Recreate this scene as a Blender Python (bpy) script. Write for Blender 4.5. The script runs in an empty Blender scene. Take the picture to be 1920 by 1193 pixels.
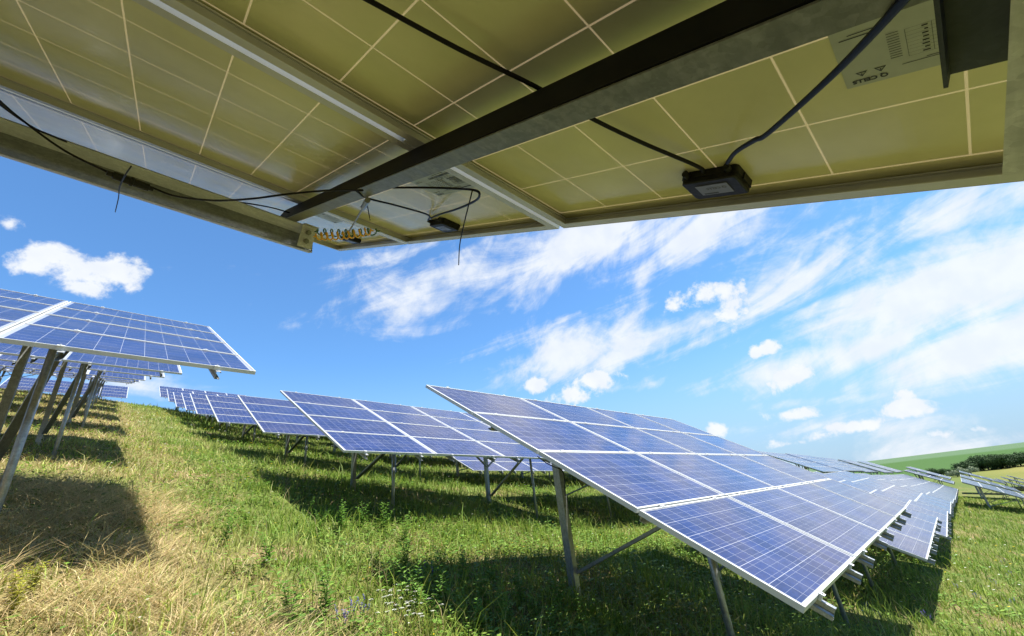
import bpy, math, random
import numpy as np
from mathutils import Vector, Matrix, noise as mnoise
random.seed(7); rng = np.random.default_rng(7)
S = bpy.context.scene; COL = S.collection
R_ = math.radians

# ------------------------------------------------------------------ camera
FPX = 783.06
RIGHT = Vector((0.71599, -0.68940, -0.10998)); DOWN = Vector((0.21168, 0.36451, -0.90682)); FWD = Vector((0.66525, 0.62599, 0.40692))
cd = bpy.data.cameras.new('camera'); cam = bpy.data.objects.new('camera', cd); COL.objects.link(cam)
cd.sensor_width = 36; cd.lens = 36 * FPX / 1920; cd.clip_start = 0.02; cd.clip_end = 6000
m = Matrix((RIGHT, -DOWN, -FWD)).transposed().to_4x4(); cam.matrix_world = m
S.camera = cam
def pdir(px, py):
    return (RIGHT * ((px - 960) / FPX) + DOWN * ((py - 596.5) / FPX) + FWD)

# ------------------------------------------------------------------ light, exposure
SUNV = Vector((0.25, -0.30, 1.0)).normalized()
sun_el = math.asin(SUNV.z); sun_az = math.atan2(SUNV.x, SUNV.y)
sd = bpy.data.lights.new('sun', 'SUN'); sd.energy = 5.0; sd.angle = R_(0.5); sd.color = (1, 0.95, 0.87)
so = bpy.data.objects.new('sun', sd); COL.objects.link(so); so.rotation_euler = SUNV.to_track_quat('Z', 'Y').to_euler()
S.view_settings.view_transform = 'Standard'; S.view_settings.look = 'None'; S.view_settings.gamma = 1
S.view_settings.exposure = 1.55
S.cycles.max_bounces = 8; S.cycles.diffuse_bounces = 4; S.cycles.glossy_bounces = 3; S.cycles.transparent_max_bounces = 8
S.cycles.use_denoising = True

class G:                                    # tiny node graph helper
    def __init__(s, nt): s.nt = nt; s.N = nt.nodes; s.L = nt.links
    def n(s, t, **kw):
        x = s.N.new(t)
        for k, v in kw.items(): setattr(x, k, v)
        return x
    def put(s, sock, v):
        if isinstance(v, bpy.types.NodeSocket): s.L.new(v, sock)
        elif v is not None: sock.default_value = v
    def m(s, op, a, b=None, c=None, clamp=False):
        x = s.n('ShaderNodeMath', operation=op, use_clamp=clamp)
        s.put(x.inputs[0], a); s.put(x.inputs[1], b); s.put(x.inputs[2], c)
        return x.outputs[0]
    def mix(s, f, a, b, blend='MIX'):
        x = s.n('ShaderNodeMix', data_type='RGBA', blend_type=blend)
        s.put(x.inputs[0], f); s.put(x.inputs[6], a); s.put(x.inputs[7], b)
        return x.outputs[2]
    def mr(s, v, a, b, c=0.0, d=1.0, smooth=True):
        x = s.n('ShaderNodeMapRange', interpolation_type='SMOOTHSTEP' if smooth else 'LINEAR')
        s.put(x.inputs[0], v)
        for i, q in enumerate((a, b, c, d)): x.inputs[i + 1].default_value = q
        return x.outputs[0]
    def noise(s, vec, scale, detail=3, rough=0.55, dist=0.0):
        x = s.n('ShaderNodeTexNoise'); s.put(x.inputs['Vector'], vec)
        x.inputs['Scale'].default_value = scale; x.inputs['Detail'].default_value = detail
        x.inputs['Roughness'].default_value = rough; x.inputs['Distortion'].default_value = dist
        return x.outputs[0]

# ------------------------------------------------------------------ world: sky and clouds
W = bpy.data.worlds.new('World'); S.world = W; W.use_nodes = True
g = G(W.node_tree); g.N.clear()
wo = g.n('ShaderNodeOutputWorld'); bg = g.n('ShaderNodeBackground'); g.L.new(bg.outputs[0], wo.inputs[0])
sky = g.n('ShaderNodeTexSky', sky_type='NISHITA', sun_disc=False)
sky.sun_elevation = sun_el; sky.sun_rotation = sun_az; sky.altitude = 300; sky.air_density = 1.0; sky.dust_density = 0.6; sky.ozone_density = 2.0
tc = g.n('ShaderNodeTexCoord'); dirv = tc.outputs['Generated']
sep = g.n('ShaderNodeSeparateXYZ'); g.L.new(dirv, sep.inputs[0])
skyc = g.mix(1.0, sky.outputs[0], (0.60, 0.92, 1.14, 1), 'MULTIPLY')
def blobs(lst, bias=1.0):
    acc = None
    for (px, py, a, b, ang, amp) in lst:
        c = pdir(px, py); k = c.length; c = c / k
        r2 = ((px - 960) ** 2 + (py - 596.5) ** 2) / FPX ** 2
        e1 = pdir(px + 10 * math.cos(R_(ang)), py + 10 * math.sin(R_(ang))).normalized() - c
        s1 = e1.length / 10; e1.normalize()
        e2 = pdir(px - 10 * math.sin(R_(ang)), py + 10 * math.cos(R_(ang))).normalized() - c
        s2 = e2.length / 10; e2 = (e2 - e1 * e1.dot(e2)).normalized()
        e3 = e1.cross(e2)
        mp = g.n('ShaderNodeMapping', vector_type='TEXTURE')
        g.L.new(dirv, mp.inputs[0]); mp.inputs['Location'].default_value = c
        mp.inputs['Rotation'].default_value = Matrix((e1, e2, e3)).transposed().to_euler()
        mp.inputs['Scale'].default_value = (a * s1, b * s2, 0.6)
        ln = g.n('ShaderNodeVectorMath', operation='LENGTH'); g.L.new(mp.outputs[0], ln.inputs[0])
        v = g.m('MULTIPLY_ADD', ln.outputs['Value'], -amp, amp * bias)
        acc = v if acc is None else g.m('MAXIMUM', acc, v)
    return g.m('MAXIMUM', acc, -0.6)
cum = [(75, 488, 66, 34, 0, 1), (145, 508, 80, 34, 10, 1), (222, 520, 54, 40, 20, 1), (165, 540, 80, 24, 8, .9), (240, 540, 36, 24, 0, .9), (10, 420, 45, 20, 8, .9), (1010, 720, 28, 18, -10, 1.2),
       (1112, 712, 56, 28, -20, 1.3), (1075, 738, 50, 22, -10, 1.2), (1310, 562, 85, 26, -22, .8), (1365, 592, 66, 26, -8, .9), (1475, 708, 84, 28, -8, 1.25),
       (1432, 655, 32, 17, -10, 1.3), (1490, 778, 60, 14, -5, 1.2), (1345, 805, 26, 18, 0, 1.2), (1705, 766, 66, 20, -4, 1.3), (1590, 802, 78, 17, -6, 1.3),
       (1480, 832, 40, 10, -8, .8), (1540, 815, 50, 14, -10, .8), (1690, 738, 34, 14, 0, .7), (1760, 815, 40, 9, 0, .6), (1830, 806, 40, 9, 0, .6)]
cir = [(770, 560, 110, 70, -20, .8), (900, 490, 210, 85, -12, .8), (1130, 440, 250, 95, -8, 1.3), (1310, 430, 170, 80, -20, 1.1), (1185, 590, 120, 40, -50, 1.0), (1200, 530, 140, 34, -66, .8),
       (1090, 650, 190, 62, -12, 1.0), (1500, 510, 260, 64, -28, .95), (1760, 560, 430, 120, -25, 1.45), (1620, 650, 340, 60, -17, 1.3), (1850, 640, 320, 95, -15, 1.45),
       (1800, 385, 330, 90, -14, .75), (1340, 600, 130, 44, -18, .6), (1740, 700, 330, 36, -10, .6), (1220, 720, 66, 14, 0, .5), (260, 722, 110, 26, 4, .7), (1560, 750, 220, 14, -6, .5),
       (1600, 800, 260, 26, -5, .5), (1750, 850, 300, 40, -5, .45), (1250, 360, 300, 60, -6, .6)]
nz_a = g.noise(dirv, 19, 7, 0.62, 0.15)
nz_b = g.noise(dirv, 5.5, 8, 0.66, 0.9)
def streak(px, py, ang, sa, sb, sc, det, dist):
    c = pdir(px, py).normalized(); e1 = (pdir(px + 10 * math.cos(R_(ang)), py + 10 * math.sin(R_(ang))).normalized() - c).normalized()
    e2 = c.cross(e1).normalized(); e1 = e2.cross(c)
    mps = g.n('ShaderNodeMapping', vector_type='TEXTURE'); g.L.new(dirv, mps.inputs[0])
    mps.inputs['Rotation'].default_value = Matrix((e1, e2, c)).transposed().to_euler(); mps.inputs['Scale'].default_value = (sa, sb, sa)
    return g.noise(mps.outputs[0], sc, det, 0.6, dist)
nz_c = streak(1650, 600, -24, 1.0, 0.24, 2.6, 8, 0.9)
nz_d = streak(1500, 400, -58, 1.0, 0.45, 17, 5, 0.4)
cu = g.mr(g.m('ADD', blobs(cum, 1.14), g.m('MULTIPLY_ADD', nz_a, 3.6, -1.85)), 0.10, 0.8)
cn = g.m('ADD', g.m('ADD', g.m('MULTIPLY', nz_b, 0.85), g.m('MULTIPLY', nz_c, 1.35)), g.m('MULTIPLY', nz_d, 0.35))
ci = g.mr(g.m('ADD', blobs(cir, 1.18), g.m('MULTIPLY_ADD', cn, 2.4, -3.06)), -0.05, 1.12)
ci = g.m('MULTIPLY', ci, 0.9)
hz = g.mr(sep.outputs[2], 0.0, 0.34, 0.85, 0.0)
cu2 = g.m('MULTIPLY', cu, 0.97)
alpha = g.m('MAXIMUM', g.m('MAXIMUM', cu2, ci), 0.0)
shade = g.mr(g.noise(dirv, 22, 4, 0.5), 0.3, 0.75, 0.80, 1.05)
cw = g.mix(shade, (2.7, 3.2, 4.0, 1), (4.6, 4.75, 4.95, 1))
c1 = g.mix(hz, skyc, (2.1, 2.95, 4.0, 1))
c2 = g.mix(alpha, c1, cw)
g.L.new(c2, bg.inputs[0]); bg.inputs[1].default_value = 0.072

# ------------------------------------------------------------------ materials
def mat(name):
    M = bpy.data.materials.new(name); M.use_nodes = True; gg = G(M.node_tree)
    b = gg.N['Principled BSDF']; return M, gg, b
def m_simple(name, col, rough=0.5, metal=0.0, var=0.0, vs=20, bump=0.0, spec=0.5):
    M, gg, b = mat(name); b.inputs['Roughness'].default_value = rough; b.inputs['Metallic'].default_value = metal
    b.inputs['Specular IOR Level'].default_value = spec
    t = gg.n('ShaderNodeTexCoord').outputs['Object']
    nz = gg.noise(t, vs, 4, 0.6)
    if var:
        f = gg.mr(nz, 0.3, 0.7)
        gg.put(b.inputs['Base Color'], gg.mix(f, tuple(c * (1 - var) for c in col) + (1,), tuple(min(1, c * (1 + var)) for c in col) + (1,)))
    else: b.inputs['Base Color'].default_value = (*col, 1)
    if bump:
        bp = gg.n('ShaderNodeBump'); bp.inputs['Strength'].default_value = bump; bp.inputs['Distance'].default_value = 0.01
        gg.L.new(nz, bp.inputs['Height']); gg.L.new(bp.outputs[0], b.inputs['Normal'])
    return M
def m_galv(name, base=0.74, warm=(1, 1, 1), rough=0.5, metal=0.45):
    M, gg, b = mat(name); t = gg.n('ShaderNodeTexCoord').outputs['Object']
    v = gg.n('ShaderNodeTexVoronoi'); gg.put(v.inputs['Vector'], t); v.inputs['Scale'].default_value = 140
    vc = gg.n('ShaderNodeSeparateColor'); gg.L.new(v.outputs['Color'], vc.inputs[0])
    mp = gg.n('ShaderNodeMapping'); gg.L.new(t, mp.inputs[0]); mp.inputs['Scale'].default_value = (3, 22, 22)
    nz = gg.noise(mp.outputs[0], 2.2, 7, 0.7); n2 = gg.noise(t, 30, 6, 0.7)
    f = gg.m('ADD', gg.m('MULTIPLY', vc.outputs[0], 0.10), gg.m('ADD', gg.m('MULTIPLY', nz, 0.45), gg.m('MULTIPLY', n2, 0.35)))
    f = gg.mr(f, 0.3, 0.8)
    lo = tuple(base * 0.55 * w for w in warm) + (1,); hi = tuple(min(1, base * 1.3 * w) for w in warm) + (1,)
    gg.put(b.inputs['Base Color'], gg.mix(f, lo, hi)); b.inputs['Metallic'].default_value = metal
    gg.put(b.inputs['Roughness'], gg.mr(nz, 0.2, 0.8, rough - 0.12, rough + 0.12))
    return M
M_alu = m_simple('anodised_aluminium', (0.56, 0.57, 0.55), 0.40, 0.15, 0.06, 6)
M_galv = m_galv('galvanised_steel'); M_rail = m_galv('rail_galvanised_steel', 0.30, (1, 1, .90), rough=0.45, metal=0.5)
M_post = m_galv('post_galvanised_steel', 0.46, (0.94, 0.99, 1.04), 0.42, 0.7)
M_black = m_simple('black_plastic', (0.012, 0.012, 0.013), 0.5, 0, 0.3, 60, 0.1, 0.25)
M_cable = m_simple('black_cable_rubber', (0.008, 0.008, 0.009), 0.55, spec=0.2)
M_web_shade = m_galv('purlin_web_painted_shade', 0.40, (.96, 1, 1), 0.45, 0.6)  # shade on the rear purlin's web, painted darker than its galvanised flanges
M_flange_shade = m_galv('flange_painted_shade', 0.07, (.9, 1, .9), 0.6, 0.2)  # near-black colour stands in for shade under the overhead front purlin's top flange
M_band_light = m_galv('band_painted_light', 1.1, (.96, .98, 1), 0.5, 0.0)  # light on the rear purlin's upper band, put into the colour
M_bolt = m_galv('zinc_bolt', 0.34, (1, 1.02, 0.9), 0.4)
M_ink = m_simple('label_ink', (0.03, 0.035, 0.03), 0.6)
M_sticker = m_simple('label_film', (0.40, 0.43, 0.36), 0.38, 0, 0.05, 30)
M_jsticker = m_simple('box_lid_label', (0.16, 0.17, 0.21), 0.35)
M_yellow = m_simple('yellow_wire_insulation', (0.85, 0.45, 0.02), 0.4)
M_green = m_simple('green_wire_insulation', (0.06, 0.16, 0.04), 0.4)

CX, CY, CP = 0.0425, 0.0245, 0.1585
def laminate():
    M, gg, b = mat('solar_laminate'); gg.N.remove(b); out = gg.N['Material Output']
    tco = gg.n('ShaderNodeTexCoord').outputs['Object']; sp = gg.n('ShaderNodeSeparateXYZ'); gg.L.new(tco, sp.inputs[0])
    x, y = sp.outputs[0], sp.outputs[1]
    def cellcoord(v, off, cnt):
        q = gg.m('DIVIDE', gg.m('SUBTRACT', v, off), CP); fr = gg.m('FRACT', q)
        d = gg.m('MINIMUM', fr, gg.m('SUBTRACT', 1.0, fr))             # distance to the cell border, in cells
        inr = gg.m('MULTIPLY', gg.m('GREATER_THAN', q, 0.0), gg.m('LESS_THAN', q, float(cnt)))
        gap = gg.m('MAXIMUM', gg.m('LESS_THAN', d, 0.0095), gg.m('SUBTRACT', 1.0, inr))
        return q, fr, gap
    qx, fx, gx = cellcoord(x, CX, 10); qy, fy, gy = cellcoord(y, CY, 6)
    gap = gg.m('MAXIMUM', gx, gy)
    bb = gg.m('MULTIPLY', fy, 3.0); bf = gg.m('ABSOLUTE', gg.m('SUBTRACT', gg.m('FRACT', bb), 0.5))
    bus = gg.m('MULTIPLY', gg.m('LESS_THAN', bf, 0.022), gg.m('SUBTRACT', 1.0, gap))
    oi = gg.n('ShaderNodeObjectInfo'); ofs = gg.n('ShaderNodeVectorMath', operation='ADD'); gg.L.new(tco, ofs.inputs[0]); cr_ = gg.n('ShaderNodeCombineXYZ'); gg.put(cr_.inputs[0], gg.m('MULTIPLY', oi.outputs['Random'], 47.0)); gg.put(cr_.inputs[1], gg.m('MULTIPLY', oi.outputs['Random'], 31.0)); gg.L.new(cr_.outputs[0], ofs.inputs[1]); tcr = ofs.outputs[0]
    # random tone per cell + crystal mottling
    cv = gg.n('ShaderNodeCombineXYZ'); gg.put(cv.inputs[0], gg.m('FLOOR', qx)); gg.put(cv.inputs[1], gg.m('FLOOR', qy))
    gg.put(cv.inputs[2], gg.m('MULTIPLY', oi.outputs['Random'], 91.0))
    wn = gg.n('ShaderNodeTexWhiteNoise', noise_dimensions='3D'); gg.L.new(cv.outputs[0], wn.inputs[0])
    vo = gg.n('ShaderNodeTexVoronoi'); gg.put(vo.inputs['Vector'], tco); vo.inputs['Scale'].default_value = 70
    vs = gg.n('ShaderNodeSeparateColor'); gg.L.new(vo.outputs['Color'], vs.inputs[0])
    tone = gg.m('ADD', gg.m('MULTIPLY', wn.outputs[0], 0.55), gg.m('MULTIPLY', vs.outputs[0], 0.45))
    cell = gg.mix(tone, (0.006, 0.010, 0.044, 1), (0.014, 0.024, 0.100, 1))
    cell = gg.mix(gg.mr(oi.outputs['Random'], 0.55, 1.0, 0.0, 0.45), cell, (0.024, 0.018, 0.042, 1))
    cell = gg.mix(gg.m('MULTIPLY', bus, 0.75), cell, (0.12, 0.13, 0.17, 1))
    front = gg.mix(gap, cell, (0.26, 0.27, 0.30, 1))
    dust = gg.mr(gg.noise(tcr, 2.2, 7, 0.68), 0.38, 0.8, 0.004, 0.07)
    front = gg.mix(dust, front, (0.45, 0.42, 0.38, 1))
    pf = gg.n('ShaderNodeBsdfPrincipled'); gg.put(pf.inputs['Base Color'], front); pf.inputs['Roughness'].default_value = 0.5
    pf.inputs['Specular IOR Level'].default_value = 0.0
    pf.inputs['Coat Weight'].default_value = 1; pf.inputs['Coat IOR'].default_value = 1.36
    gg.put(pf.inputs['Coat Roughness'], gg.mr(gg.noise(tcr, 1.7, 4, 0.6), 0.3, 0.8, 0.09, 0.20))
    # rear: backsheet over cells, light leaking through the gaps between cells
    bn = gg.noise(tcr, 1.6, 8, 0.66)
    bsc = gg.mix(gg.mr(bn, 0.25, 0.75), (0.60, 0.59, 0.33, 1), (0.78, 0.76, 0.47, 1))
    pb = gg.n('ShaderNodeBsdfPrincipled'); gg.put(pb.inputs['Base Color'], bsc); gg.put(pb.inputs['Roughness'], gg.mr(gg.noise(tco, 9, 4, 0.6), 0.3, 0.8, 0.17, 0.27))
    pb.inputs['Specular IOR Level'].default_value = 0.55
    wv = gg.n('ShaderNodeMapping'); gg.L.new(tco, wv.inputs[0]); wv.inputs['Scale'].default_value = (1, 90, 1)
    bp = gg.n('ShaderNodeBump'); bp.inputs['Strength'].default_value = 0.06; bp.inputs['Distance'].default_value = 0.002
    gg.L.new(gg.noise(wv.outputs[0], 1.2, 3, 0.5), bp.inputs['Height']); gg.L.new(bp.outputs[0], pb.inputs['Normal'])
    mrg = gg.m('MULTIPLY', gg.m('MULTIPLY', gg.m('GREATER_THAN', qx, -.02), gg.m('LESS_THAN', qx, 10.02)), gg.m('MULTIPLY', gg.m('GREATER_THAN', qy, -.02), gg.m('LESS_THAN', qy, 6.02)))
    gapb = gg.m('MULTIPLY', gap, mrg)
    tr = gg.n('ShaderNodeBsdfTranslucent'); tr.inputs[0].default_value = (0.62, 0.46, 0.26, 1)
    m1 = gg.n('ShaderNodeMixShader'); gg.put(m1.inputs[0], gg.m('MULTIPLY', gapb, 0.075)); gg.L.new(pb.outputs[0], m1.inputs[1]); gg.L.new(tr.outputs[0], m1.inputs[2])
    geo = gg.n('ShaderNodeNewGeometry'); m2 = gg.n('ShaderNodeMixShader')
    gg.L.new(geo.outputs['Backfacing'], m2.inputs[0]); gg.L.new(pf.outputs[0], m2.inputs[1]); gg.L.new(m1.outputs[0], m2.inputs[2])
    gg.L.new(m2.outputs[0], out.inputs[0]); return M
M_lam = laminate()

# ------------------------------------------------------------------ mesh helpers
class MB:
    def __init__(s): s.v = []; s.f = []; s.mi = []
    def add(s, vs, fs, mi=0):
        o = len(s.v); s.v += [tuple(v) for v in vs]; s.f += [tuple(i + o for i in f) for f in fs]; s.mi += [mi] * len(fs)
    def box(s, x0, x1, y0, y1, z0, z1, mi=0):
        s.add([(x0, y0, z0), (x1, y0, z0), (x1, y1, z0), (x0, y1, z0), (x0, y0, z1), (x1, y0, z1), (x1, y1, z1), (x0, y1, z1)],
              [(0, 3, 2, 1), (4, 5, 6, 7), (0, 1, 5, 4), (1, 2, 6, 5), (2, 3, 7, 6), (3, 0, 4, 7)], mi)
    def strip(s, pts, t, a0, a1, axis, mi=0):
        """thin sheet profile: polyline pts (p,q) of thickness t, extruded along axis 'x' or 'y' from a0 to a1"""
        n = len(pts); L, Rr = [], []
        for i in range(n):
            p = Vector(pts[i]); d = Vector((0, 0))
            if i > 0: d += (p - Vector(pts[i - 1])).normalized()
            if i < n - 1: d += (Vector(pts[i + 1]) - p).normalized()
            d.normalize(); k = 1.0
            if 0 < i < n - 1:
                e = (p - Vector(pts[i - 1])).normalized(); k = 1 / max(0.4, d.dot(e))
            nn = Vector((-d.y, d.x)) * t / 2 * k; L.append(p + nn); Rr.append(p - nn)
        prof = L + Rr[::-1]; m_ = len(prof)
        mk = (lambda a, p: (a, p[0], p[1])) if axis == 'x' else (lambda a, p: (p[0], a, p[1]))
        vs = [mk(a0, p) for p in prof] + [mk(a1, p) for p in prof]
        fs = [(i, (i + 1) % m_, m_ + (i + 1) % m_, m_ + i) for i in range(m_)]
        for i in range(n - 1):
            j = m_ - 1 - i
            fs += [(i, j, j - 1, i + 1), (m_ + i, m_ + i + 1, m_ + j - 1, m_ + j)]
        s.add(vs, fs, mi)
    def tube(s, pts, r, seg=8, mi=0, cap=True):
        pts = [Vector(p) for p in pts]; n = len(pts); rr = r if isinstance(r, (list, tuple)) else [r] * n
        vs = []; prev = None
        for i, p in enumerate(pts):
            d = (pts[min(i + 1, n - 1)] - pts[max(i - 1, 0)]).normalized()
            if prev is None: a = d.orthogonal().normalized()
            else:
                a = prev - d * prev.dot(d); a = a.normalized() if a.length > 1e-6 else d.orthogonal().normalized()
            prev = a; b = d.cross(a)
            for k in range(seg):
                th = 2 * math.pi * k / seg; vs.append(p + (a * math.cos(th) + b * math.sin(th)) * rr[i])
        fs = [(i * seg + k, i * seg + (k + 1) % seg, (i + 1) * seg + (k + 1) % seg, (i + 1) * seg + k) for i in range(n - 1) for k in range(seg)]
        if cap: fs += [tuple(range(seg))[::-1], tuple((n - 1) * seg + k for k in range(seg))]
        s.add(vs, fs, mi)
    def mesh(s, name, mats, smooth=False):
        me = bpy.data.meshes.new(name); me.from_pydata(s.v, [], s.f); 
        for m_ in mats: me.materials.append(m_)
        me.polygons.foreach_set('material_index', s.mi)
        if smooth: me.polygons.foreach_set('use_smooth', [True] * len(s.f))
        me.update(); return me
def ob(name, me, parent=None, mw=None):
    o = bpy.data.objects.new(name, me); COL.objects.link(o)
    if parent is not None:
        o.parent = parent
    if mw is not None: o.matrix_basis = mw
    return o
def tag(o, label, cat, group=None):
    o['label'] = label; o['category'] = cat
    if group: o['group'] = group
    return o
def catmull(P, k=8):
    P = [Vector(p) for p in P]; Q = [P[0] * 2 - P[1]] + P + [P[-1] * 2 - P[-2]]; out = []
    for i in range(1, len(Q) - 2):
        for j in range(k):
            t = j / k; a, b, c, d = Q[i - 1:i + 3]
            out.append(0.5 * ((2 * b) + (c - a) * t + (2 * a - 5 * b + 4 * c - d) * t * t + (3 * b - a - 3 * c + d) * t ** 3))
    return out + [P[-1]]

# ------------------------------------------------------------------ terrain
def sstep(a, b, x):
    t = np.clip((x - a) / (b - a), 0, 1); return t * t * (3 - 2 * t)
_r = np.random.default_rng(3); _LAT = _r.random((256, 256))
def vnoise(x, y):
    xi = np.floor(x).astype(int); yi = np.floor(y).astype(int); fx = x - xi; fy = y - yi
    fx = fx * fx * (3 - 2 * fx); fy = fy * fy * (3 - 2 * fy)
    a = _LAT[xi % 256, yi % 256]; b = _LAT[(xi + 1) % 256, yi % 256]; c = _LAT[xi % 256, (yi + 1) % 256]; d = _LAT[(xi + 1) % 256, (yi + 1) % 256]
    return (a * (1 - fx) + b * fx) * (1 - fy) + (c * (1 - fx) + d * fx) * fy
def fbm(x, y, s, o=4):
    v = 0; a = 0.5
    for i in range(o): v = v + a * vnoise(x * s + 17.3 * i, y * s + 9.1 * i); s *= 2.03; a *= 0.5
    return v
def ground_z(x, y):
    x = np.asarray(x, float); y = np.asarray(y, float)
    cx = np.interp(x, [-60, 0, 4, 8.2, 16.7, 23, 30, 66, 90, 130, 170, 220, 420, 700, 1000, 3000],
                   [4.0, 0, -.50, -1.14, -1.70, -1.86, -1.98, -3.3, -4.2, -5.6, -6.2, -5.8, -1.2, 2.6, 2.2, -10])
    sy = 0.28 - 0.15 * sstep(30, 90, x) - 0.13 * sstep(120, 260, x)
    yy = np.where(y < 42, y, 42 + 16 * np.tanh((y - 42) / 22) - 0.10 * np.maximum(y - 60, 0))
    yy = np.where(yy < -8, -8 + (yy + 8) * 0.35, yy)
    yy = np.maximum(yy, -40)
    z = -1.45 + cx + sy * yy
    z = z + 3.0 * np.exp(-(((x - 190) / 55) ** 2 + ((y + 46) / 36) ** 2))          # mown hill on the right
    near = np.exp(-((x - 5) ** 2 + (y - 10) ** 2) / 60 ** 2)
    z = z + (fbm(x, y, 0.35, 3) - 0.44) * 0.28 * near + (fbm(x + 50, y, 1.6, 3) - 0.44) * 0.10 * near
    return z
def gz(x, y): return float(ground_z(x, y))
def dryness(x, y):
    n1 = fbm(x + 7, y + 3, 0.55, 4); n2 = fbm(x + 31, y + 11, 2.1, 3)
    base = 0.86 - 0.54 * sstep(0.2, 2.1, x + (n1 - 0.47) * 2.4)
    base = base - 0.22 * sstep(3.0, 5.5, x)
    base = base - 0.18 * sstep(4.0, 9.0, y) * sstep(1.2, 2.2, x)
    return np.clip(base + (n1 - 0.47) * 1.5 + (n2 - 0.47) * 1.2, 0, 1)
xs = np.unique(np.concatenate([np.linspace(-3.5, 14, 160), np.linspace(14, 40, 80), np.linspace(40, 120, 70), np.linspace(120, 420, 90), np.linspace(420, 3000, 60), np.linspace(-60, -3.5, 40), np.linspace(-900, -60, 20)]))
ys = np.unique(np.concatenate([np.linspace(-3, 20, 190), np.linspace(20, 70, 90), np.linspace(70, 200, 30), np.linspace(200, 2500, 30), np.linspace(-60, -3, 60), np.linspace(-250, -60, 40), np.linspace(-1500, -250, 24)]))
XX, YY = np.meshgrid(xs, ys); ZZ = ground_z(XX, YY)
nx, ny = len(xs), len(ys)
idx = np.arange(nx * ny).reshape(ny, nx)
F = np.stack([idx[:-1, :-1], idx[:-1, 1:], idx[1:, 1:], idx[1:, :-1]], -1).reshape(-1, 4)
def np_mesh(name, V, F, cols=None, attr='tint', mats=()):
    me = bpy.data.meshes.new(name); k = F.shape[1]
    me.vertices.add(len(V)); me.vertices.foreach_set('co', V.astype(np.float32).ravel())
    me.loops.add(F.size); me.loops.foreach_set('vertex_index', F.astype(np.int32).ravel())
    me.polygons.add(len(F)); me.polygons.foreach_set('loop_start', np.arange(0, F.size, k, dtype=np.int32))
    me.polygons.foreach_set('use_smooth', np.ones(len(F), bool))
    if cols is not None:
        a = me.color_attributes.new(attr, 'FLOAT_COLOR', 'POINT')
        a.data.foreach_set('color', np.concatenate([cols, np.ones((len(cols), 1))], 1).astype(np.float32).ravel())
    for m_ in mats: me.materials.append(m_)
    me.update(); me.validate(); return me
def lerp(a, b, t): return np.asarray(a)[None, :] * (1 - t[:, None]) + np.asarray(b)[None, :] * t[:, None]
xf, yf, zf = XX.ravel(), YY.ravel(), ZZ.ravel()
dr = dryness(xf, yf)
gc = lerp((0.075, 0.105, 0.020), (0.18, 0.140, 0.062), dr)
sp_ = sstep(.60, .72, fbm(xf + 200, yf + 70, 1.1, 4)) * .8; gc = gc * (1 - sp_[:, None]) + np.array((.20, .135, .075)) * sp_[:, None]
# far country: meadow, mown hill, crop fields
far = sstep(90, 140, xf); n_f = fbm(xf, yf, 0.05, 4)
meadow = lerp((0.045, 0.085, 0.016), (0.085, 0.105, 0.025), n_f)
gc = gc * (1 - far[:, None]) + meadow * far[:, None]
hillm = np.clip(np.exp(-(((xf - 190) / 62) ** 2 + ((yf + 46) / 42) ** 2)) * 2.4 - 0.35, 0, 1)
gc = gc * (1 - hillm[:, None]) + lerp((0.12, 0.115, 0.028), (0.18, 0.155, 0.045), n_f) * hillm[:, None]
cr = sstep(228, 236, xf); gc = gc * (1 - cr[:, None]) + np.array((0.034, 0.075, 0.016)) * cr[:, None]
cr = sstep(420, 450, xf + 0.12 * yf + 30 * (n_f - .47)); gc = gc * (1 - cr[:, None]) + np.array((0.058, 0.100, 0.048)) * cr[:, None]
def m_ground():
    M, gg, b = mat('meadow_soil'); at_ = gg.n('ShaderNodeVertexColor', layer_name='tint')
    t = gg.n('ShaderNodeTexCoord').outputs['Object']
    a = gg.noise(t, 9, 6, 0.7); c = gg.noise(t, 0.6, 5, 0.6); d = gg.noise(t, 60, 3, 0.6)
    k = gg.m('ADD', gg.m('MULTIPLY', a, 0.9), gg.m('MULTIPLY', d, 0.7)); v = gg.mr(k, 0.45, 1.2, 0.45, 1.45)
    mu = gg.n('ShaderNodeVectorMath', operation='SCALE'); gg.L.new(at_.outputs[0], mu.inputs[0]); gg.put(mu.inputs['Scale'], v)
    e = gg.mix(gg.mr(c, 0.3, 0.75, 0.0, 0.30), mu.outputs[0], (0.12, 0.10, 0.04, 1)); gg.put(b.inputs['Base Color'], e)
    far_ = gg.n('ShaderNodeVectorMath', operation='LENGTH'); gg.L.new(t, far_.inputs[0])
    gg.put(b.inputs['Base Color'], gg.mix(gg.mr(far_.outputs['Value'], 90, 200), e, at_.outputs[0]))
    b.inputs['Roughness'].default_value = 0.9; b.inputs['Specular IOR Level'].default_value = 0.1
    bp = gg.n('ShaderNodeBump'); bp.inputs['Strength'].default_value = 0.5; bp.inputs['Distance'].default_value = 0.05
    gg.L.new(k, bp.inputs['Height']); gg.L.new(bp.outputs[0], b.inputs['Normal']); return M
gr = ob('ground', np_mesh('ground', np.stack([xf, yf, zf], 1), F, gc, 'tint', [m_ground()])); gr['kind'] = 'structure'

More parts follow.
